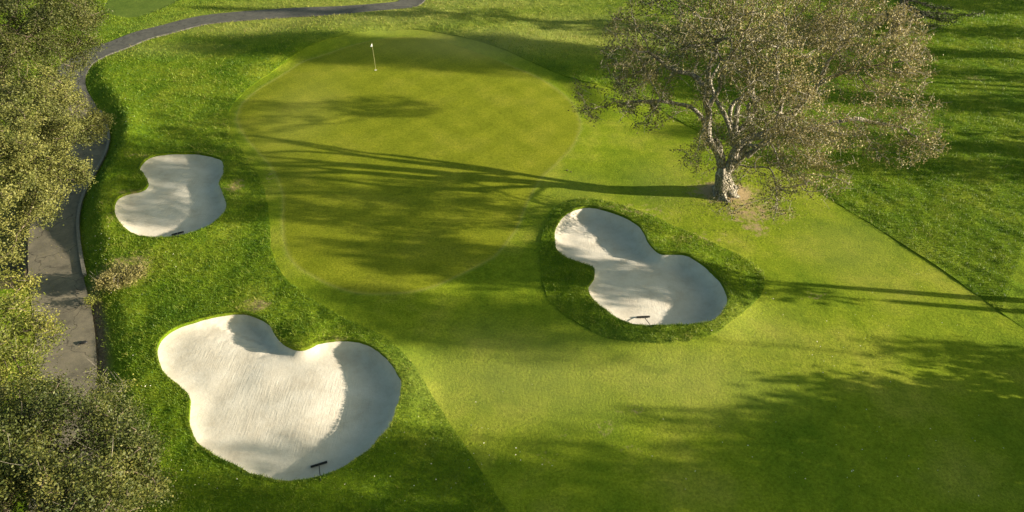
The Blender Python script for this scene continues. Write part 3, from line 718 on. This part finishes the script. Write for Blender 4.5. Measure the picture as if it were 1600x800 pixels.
low = sstep(4.5, 2.6, C[:, 2]); left_ = sstep(OAK[0] - 2, OAK[0] - 6, C[:, 0]); tone = tone - .3 * low - .25 * left_
per = 24
pick = np.repeat(np.arange(len(C)), per); pick = pick[RNG.random(len(pick)) > .25 * low[pick]]
base = C[pick] + RNG.normal(0, 1, (len(pick), 3)) * [.145, .145, .12]
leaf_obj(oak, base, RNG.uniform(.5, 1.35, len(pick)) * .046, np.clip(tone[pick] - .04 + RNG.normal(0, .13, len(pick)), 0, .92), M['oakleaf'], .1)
print('oak nodes', len(NN), 'leaves', len(pick))
tb = Tubes()                                        # fine pale twigs carrying the leaves
tipi = np.where(el)[0]; tipi = RNG.choice(tipi, min(len(tipi), 9000), replace=False)
for i in tipi:
    a = NN[i]; d = RNG.normal(0, 1, 3) * [.28, .28, .2]; tb.add([a, a + d * .5 + [0, 0, .02], a + d], [.010, .008, .004], 3)
o = tb.build('twigs', M['twig'], oak); o['kind'] = 'stuff'

# ---- dense trees: a trunk, grown branches, leaf clumps in uneven lobes
def tree(name, label, cat, base, lobes, leafm, barkm, leaf=.07, clump=.34, per=70, dens=1.0, tr=.25, group=None, up=.25, D=.5, twigs=0, flat=.75, prune=None, tip=.014):
    root = empty(name, (0, 0, 0), label, cat, group)
    att = np.concatenate([ell(c, r, int(n * dens), .35) for c, r, n in lobes])
    if prune:
        gp_ = vnoise(att[:, 0] + att[:, 2] * .7, att[:, 1] - att[:, 2] * .6, 1.05, 73) + .4 * vnoise(att[:, 0] - att[:, 2], att[:, 1] + att[:, 2] * .3, .45, 74)
        att = att[gp_ > prune]
    zb = base[2]; top = np.array(lobes[0][0])
    s0 = [np.array(base) + (top - np.array(base)) * t * np.array([t, t, 1]) for t in np.linspace(0, .55, 7)]
    NN, par = colonize(s0, [-1] + list(range(6)), att, D, 4.5, D * 1.15, 60)
    r, tips = radii(NN, par, tip, 2.3, tr)
    tb = Tubes(); main = np.arange(7); rr = np.interp(np.arange(7), [0, 1, 6], [tr * 1.5, tr, max(r[6], tr * .6)])
    tb.add(NN[main], rr, 9); tb.build('trunk', barkm, root)
    tb = Tubes(); chains(NN, par, r, 0, tb, 4, skip=7)
    if tb.V: o = tb.build('branches', barkm, root); o['kind'] = 'stuff'
    C = NN[7:][r[7:] < .05]
    C = C + RNG.normal(0, .1, C.shape)
    tn = .45 + .55 * vnoise(C[:, 0] + .7 * C[:, 2], C[:, 1], .9, 61) + RNG.normal(0, .10, len(C))
    b_, s_, t_ = leaves_at(C, per, (clump, clump, clump * flat), leaf, up, tn)
    k = b_[:, 2] > zb + .15; leaf_obj(root, b_[k], s_[k], t_[k], leafm, up)
    print(name, 'nodes', len(NN), 'leaves', int(k.sum()))
    if twigs:
        tb = Tubes()
        for i in RNG.integers(0, len(C), twigs):
            a = C[i]; d = RNG.normal(0, 1, 3); d[2] = abs(d[2]) * .8 + .2; d *= .55 / np.linalg.norm(d); tb.add([a, a + d * .5, a + d + [0, 0, .08]], [.008, .006, .003], 3)
        o = tb.build('twigs', M['twig'], root); o['kind'] = 'stuff'
    return root
def lb(px, py, z, rx, ry, rz, n): return (P(px, py, z), (rx, ry, rz), n)
def gb(px, py):
    g = G(px, py, -1.3); return (g[0], g[1], TZ(*g) - .1)

tree('leafy_tree', 'dense olive green tree filling the top left corner above the cart path', 'tree', gb(30, 190),
     [lb(40,10,9.0,3.4,3.2,1.8,170), lb(85,45,7.6,2.2,2.2,1.4,90), lb(122,25,7.4,1.6,1.6,1.1,70), lb(98,85,6.2,1.5,1.6,1.1,60), lb(-30,60,8,3,3,2,90), lb(20,100,6.8,2.2,2.2,1.4,80), lb(60,-40,9.0,3,3,2,80)],
     M['oliveleaf'], M['darkbark'], .050, .25, 150, 2.2, .3, D=.42, prune=-.05)
tree('leafy_tree', 'pale straw green tree leaning over the cart path left of the small bunker', 'tree', gb(-30, 380),
     [lb(35,215,6.6,2.5,2.6,1.5,190), lb(125,200,5.0,1.5,1.5,.9,100), lb(160,190,4.3,.95,.95,.6,55), lb(92,145,5.4,1.2,1.2,.8,60), lb(102,275,4.8,1.15,1.2,.8,70), lb(60,150,6.6,2.0,2.0,1.2,90), lb(15,300,5.8,1.6,1.8,1.2,80), lb(55,325,4.4,.9,.8,.7,30), lb(-50,260,6.5,2.5,2.8,1.8,90), lb(10,380,4.2,.8,1.3,.9,40)],
     M['paleleaf'], M['darkbark'], .046, .19, 140, 2.6, .3, D=.36, prune=-.05)
tree('leafy_tree', 'yellow green twiggy tree at the left edge overhanging the tan part of the cart path', 'tree', gb(-60, 600),
     [lb(5,520,4.6,1.5,1.6,1.0,120), lb(55,525,3.8,.95,1.1,.7,55), lb(20,455,3.8,1.2,.9,.7,50), lb(25,590,3.8,1.1,1.0,.8,50), lb(-50,540,4.6,1.5,2.0,1.2,60)],
     M['yelleaf'], M['darkbark'], .042, .17, 85, 2.4, .16, D=.30, twigs=80, prune=-.05)
tree('leafy_tree', 'dark thick leaved tree filling the bottom left corner', 'tree', gb(40, 860),
     [lb(90,700,4.6,2.4,1.7,1.1,330), lb(185,720,3.6,1.1,1.2,.9,150), lb(160,640,3.2,1.2,.9,.7,90), lb(60,790,5.2,2.6,1.6,1.2,230), lb(20,640,4.2,1.4,1.0,.9,110), lb(-40,740,5,1.8,2,1.3,80), lb(205,780,3.6,.9,1.0,.8,80), lb(100,615,3.2,.9,.6,.6,40), lb(130,770,4.2,1.6,1.2,.9,120), lb(222,690,2.6,.5,.5,.5,25), lb(236,760,2.6,.45,.6,.5,25), lb(205,655,2.4,.5,.4,.5,22), lb(130,605,2.8,.5,.4,.5,18), lb(70,612,3.0,.6,.4,.5,18), lb(60, 900,5,2.5,1.5,1.2,60)],
     M['darkleaf'], M['darkbark'], .040, .20, 125, 2.8, .28, D=.30, twigs=60, prune=-.15)
g = G(168, 640); tree('shrub', 'pale twiggy shrub standing at the edge of the path above the dark tree', 'shrub', (g[0], g[1], TZ(*g) - .1),
     [lb(165,620,1.0,.65,.5,.6,26), lb(150,590,1.5,.35,.3,.4,8), lb(195,605,1.3,.4,.3,.4,9)], M['yelleaf'], M['twig'], .036, .12, 34, 1.8, .03, D=.16, twigs=60, tip=.005)
g = G(190, 440); tree('shrub', 'low dry brownish bush on the bank between path and largest bunker', 'shrub', (g[0], g[1], TZ(*g) - .1),
     [lb(175,434,.40,1.0,.75,.32,120), lb(212,424,.3,.7,.55,.25,50)], M['dryleaf'], M['twig'], .040, .12, 75, 1.8, .03, D=.2, twigs=20, tip=.005)
g = G(143, 470, -.5); tree('shrub', 'small bright green weed beside the end of the kerb', 'plant', (g[0], g[1], TZ(*g) - .02),
     [lb(143,468,.0,.22,.2,.15,14)], M['yelleaf'], M['twig'], .035, .10, 40, 1.2, .02, D=.1)

# ---- dark conifer beyond the oak
g = G(1393, 56); cz = TZ(*g)
con = empty('conifer_tree', (0, 0, 0), 'dark conifer behind the oak with one long drooping bough, at upper right', 'tree')
tb = Tubes(); tb.add([[g[0], g[1], cz - .2], [g[0] + .1, g[1], cz + 6], [g[0], g[1], cz + 15]], [.35, .25, .05], 8); tb.build('trunk', M['darkbark'], con)
tb = Tubes(); ctr = []
for i in range(70):
    zz = 1.0 + 13.4 * (i / 70); Lr = (4.4 if i != 6 else 6.6) * (1 - (i / 70) ** 1.2) * random.uniform(.65, 1.05) + .3
    a = random.uniform(0, 6.28) if i != 6 else -.12
    t = np.linspace(0, 1, 7); pp = np.stack([g[0] + np.cos(a) * Lr * t, g[1] + np.sin(a) * Lr * t, cz + zz + .5 * t - 1.5 * t ** 2 + (1.1 * t ** 4)], 1)
    tb.add(pp, np.linspace(.06, .012, 7), 4)
    for q in np.linspace(.15, 1, int(8 + Lr * 5)):
        c = np.array([np.interp(q, t, pp[:, j]) for j in range(3)]); ctr.append(c)
o = tb.build('branches', M['darkbark'], con); o['kind'] = 'stuff'
b_, s_, t_ = leaves_at(np.array(ctr), 26, (.22, .22, .10), .10); leaf_obj(con, b_, s_, t_, M['needle'], .3, .22)

# ---- trees standing just outside the frame on the sun side (their shadows lie across the course)
CASTN = [0]
def caster(row, D, h, rc, zb, label, dens=1.0, tr=.22):
    q = np.array(G(1600, row)) + SH * D
    z0 = TZ(*q); rz = (h - zb) / 2; c = np.array([q[0], q[1], z0 + zb + rz])
    vol = rc * rc * rz; n0 = int(min(480, 40 + vol * 5) * dens)
    lobes = [(c, (rc * .8, rc * .8, rz * .85), n0)]
    for i in range(8):
        a = random.uniform(0, 6.28); e = random.uniform(-.8, .85)
        lobes.append((c + [math.cos(a) * rc * .55, math.sin(a) * rc * .55, e * rz * .8], (rc * .45, rc * .45, rz * .25), int(n0 * .18)))
    return tree('leafy_tree', label, 'tree', (q[0], q[1], z0 - .1), lobes, M['darkleaf'], M['darkbark'], .17, .34, 34, 1.0, tr, D=.6)
CAST = [  # row on the right frame edge, metres beyond it, height, crown radius, crown base
 (8, 26, 15, 2.4, 3, 1), (50, 20, 11, 1.7, 1.5, 1), (88, 24, 12, 1.6, 1.5, 1), (122, 20, 9, .9, 1.0, .8),
 (116, 33, 24, 2.0, 9, 2.2), (128, 28, 23, 2.2, 9, 2.2), (143, 34, 24, 2.0, 9, 2.2), (121, 41, 26, 2.4, 9, 2.0), (136, 23, 21, 2.0, 8, 2.2), (164, 24, 13, 1.9, .8, 1.2),
 (234, 21, 11, 1.3, 1.0, 1.2), (266, 18, 8.5, 1.6, .8, 1.2), (212, 12, 4.0, .6, .5, 1),
 (470, 5.5, 9.8, 2.2, 4.2, 1), (486, 9.5, 9.0, 1.3, 4.5, .8), (575, 28, 13.8, 2.2, 10.2, 1.5),
 (562, 20, 7.2, 1.3, .5, 1.6), (600, 9, 3.4, 1.6, .2, 1.6), (652, 20, 7.6, 1.3, .5, 1.7), (705, 22, 9.6, 1.4, .5, 1.7), (655, 9.5, 5, 2.0, .2, 1.7), (725, 9.5, 5.0, 2.0, .2, 1.7),
 (790, 26, 13, 1.5, 1.0, 1.4), (850, 24, 12.5, 1.5, 1.0, 1.3), (920, 24, 16, 1.5, 1.0, 1.3), (800, 9.5, 5.6, 2.2, .2, 1.7), (880, 9.5, 6, 2.2, .2, 1.7),
]
ORD = ['first', 'second', 'third', 'fourth', 'fifth', 'sixth', 'seventh', 'eighth', 'ninth', 'tenth', 'eleventh', 'twelfth', 'thirteenth', 'fourteenth', 'fifteenth', 'sixteenth', 'seventeenth', 'eighteenth', 'nineteenth', 'twentieth', 'twenty first', 'twenty second', 'twenty third', 'twenty fourth', 'twenty fifth', 'twenty sixth', 'twenty seventh', 'twenty eighth']
near_first = sorted(range(len(CAST)), key=lambda i: -CAST[i][0])
for i, (row, D_, h, rc, zb, de) in enumerate(CAST):
    kind = 'tall bare stemmed' if zb > 6 else ('low bushy' if h < 6.5 else 'broad leaved')
    caster(row, D_, h, rc, zb, kind + ' tree beyond the right edge, ' + ORD[near_first.index(i)] + ' from the bottom corner', de)

# ------------------------------------------------------------------ flagstick
fx, fy = G(587.5, 112.5); fz_ = TZ(fx, fy)
fs = empty('flagstick', (fx, fy, fz_), 'flagstick with white hanging flag standing in the hole at the back of the putting green', 'flag')
tb = Tubes(); tb.add([[0, 0, -.1], [0, 0, .7], [-.02, 0, 1.4], [-.03, 0, 2.15]], [.010, .010, .009, .009], 8); tb.build('pole', M['pole'], fs)
nu, nv = 9, 11; V = []
for j in range(nv):
    v = j / (nv - 1)
    for i in range(nu):
        u = i / (nu - 1); w = .15 * math.sin(min(v * 1.25, 1) * math.pi * .62 + .35) * u
        V.append((-.035 - w * .85 + .02 * math.sin(u * 9 + v * 3), .06 * math.sin(u * 12 + v * 2) - w * .25, 2.12 - v * .28 - u * .16 * (1 - v)))
V = np.array(V); q = np.array([[j * nu + i, j * nu + i + 1, (j + 1) * nu + i + 1, (j + 1) * nu + i] for j in range(nv - 1) for i in range(nu - 1)])
mesh_np('flag', V, q, M['flagcloth'], fs, True)
a = np.arange(24) * 2 * np.pi / 24
V = np.concatenate([np.stack([np.cos(a) * .054, np.sin(a) * .054, a * 0 + .006], 1), np.stack([np.cos(a) * .085, np.sin(a) * .085, a * 0 + .008], 1), np.stack([np.cos(a) * .054, np.sin(a) * .054, a * 0 - .1], 1)])
i = np.arange(24); j = (i + 1) % 24
mesh_np('hole_rim', V, np.concatenate([np.stack([i, 24 + i, 24 + j, j], 1), np.stack([i, j, 48 + j, 48 + i], 1)]), M['cup'], fs)

# ------------------------------------------------------------------ bunker rakes
def box(c, s, bev=.0):
    c = np.array(c); s = np.array(s) / 2
    V = np.array([[x, y, z] for x in (-1, 1) for y in (-1, 1) for z in (-1, 1)]) * s + c
    q = np.array([[0, 1, 3, 2], [4, 6, 7, 5], [0, 4, 5, 1], [2, 3, 7, 6], [0, 2, 6, 4], [1, 5, 7, 3]]); return V, q
def rake(p0, p1, pm, hx, label):
    a = np.array(G(*p0, -.3)); b = np.array(G(*p1, -.3)); m_ = (a + b) / 2; d = b - a; Lh = np.linalg.norm(d); d /= Lh; rot = math.atan2(d[1], d[0])
    z = TZ(*m_) - .12
    o = empty('rake', (m_[0], m_[1], z + .05), label, 'rake', 'bunker rakes'); o.rotation_euler = (0, 0, rot)
    V, q = box((0, 0, .035), (Lh, .07, .035)); V2_, q2 = box((0, 0, .06), (Lh * .96, .035, .03))
    V = np.concatenate([V, V2_]); q = np.concatenate([q, q2 + 8]); mesh_np('rake_head', V, q, M['black'], o)
    Vt, qt = [], []; n = 14
    for i in range(n):
        v, q = box((-Lh / 2 + Lh * (i + .5) / n, 0, -.01), (.018, .03, .07)); Vt.append(v); qt.append(q + 8 * i)
    mesh_np('teeth', np.concatenate(Vt), np.concatenate(qt), M['black'], o)
    e = np.array(G(*hx, 0)); e3 = np.array([e[0] - m_[0], e[1] - m_[1], TZ(*e) + .10 - (z + .05)])
    c, s = math.cos(-rot), math.sin(-rot); e3 = np.array([c * e3[0] - s * e3[1], s * e3[0] + c * e3[1], e3[2]])
    st = np.array([0, 0, .06]); tb = Tubes(); tb.add([st, st * .5 + e3 * .5 + [0, 0, .02], e3], [.016, .016, .016], 6); tb.build('handle', M['handle'], o)
    return o
rake((485, 728), (511, 720), None, (503, 757), 'black rake lying in the near edge of the largest bunker')
rake((994, 501), (1014.5, 500), None, (1017, 520), 'black rake lying in the bunker right of the putting green')
rake((269, 369.5), (288, 364.5), None, (281, 377), 'black rake lying in the smallest bunker beside the cart path')

# ------------------------------------------------------------------ small things on path and fairway
g = np.array(G(131.5, 537, PATH_Z * .62))
V = []; nx, ny = 7, 5
def blobmesh(w, l, h, seed):
    rg = np.random.default_rng(seed); k, n = 10, 7; V = []
    for i in range(n):
        t = i / (n - 1); r = math.sin(math.pi * (.04 + .92 * t)) ** .45
        for j in range(k):
            a = 2 * math.pi * j / k; V.append((l * (t - .5), w * .5 * r * math.cos(a) * (1 + .15 * rg.normal()), h * .5 * (1 + r * math.sin(a) * (1 + .12 * rg.normal()))))
    q = [[i * k + j, i * k + (j + 1) % k, (i + 1) * k + (j + 1) % k, (i + 1) * k + j] for i in range(n - 1) for j in range(k)]
    return np.array(V), np.array(q), np.array([list(range(k - 1, -1, -1)), [(n - 1) * k + j for j in range(k)]])
bag = empty('bag', (g[0], g[1], PATH_Z * .62 + .035), 'small black bag lying on the shaded edge of the cart path', 'bag'); bag.rotation_euler = (0, 0, .12)
V, q, c = blobmesh(.19, .34, .10, 3); mesh_np('body', V, [q, c], M['black'], bag, True)
tb = Tubes(); tb.add([[-.15, -.02, .05], [-.2, -.06, .03], [-.17, -.12, .015], [-.13, -.1, .02]], [.018, .014, .012, .012], 5); tb.build('strap', M['black'], bag)
for (px, py, w, l, lab) in ((886, 268.5, .07, .14, 'dark clod of turf on the fairway just above the long trunk shadow'), (892, 271, .06, .08, 'smaller dark clod touching the edge of the long trunk shadow')):
    g = G(px, py); V, q, c = blobmesh(w, l, .06, int(px)); o = mesh_np('turf_clod', V, [q, c], M['soil'], None, True); o.location = (g[0], g[1], TZ(*g)); tag(o, lab, 'clod')
print('done')
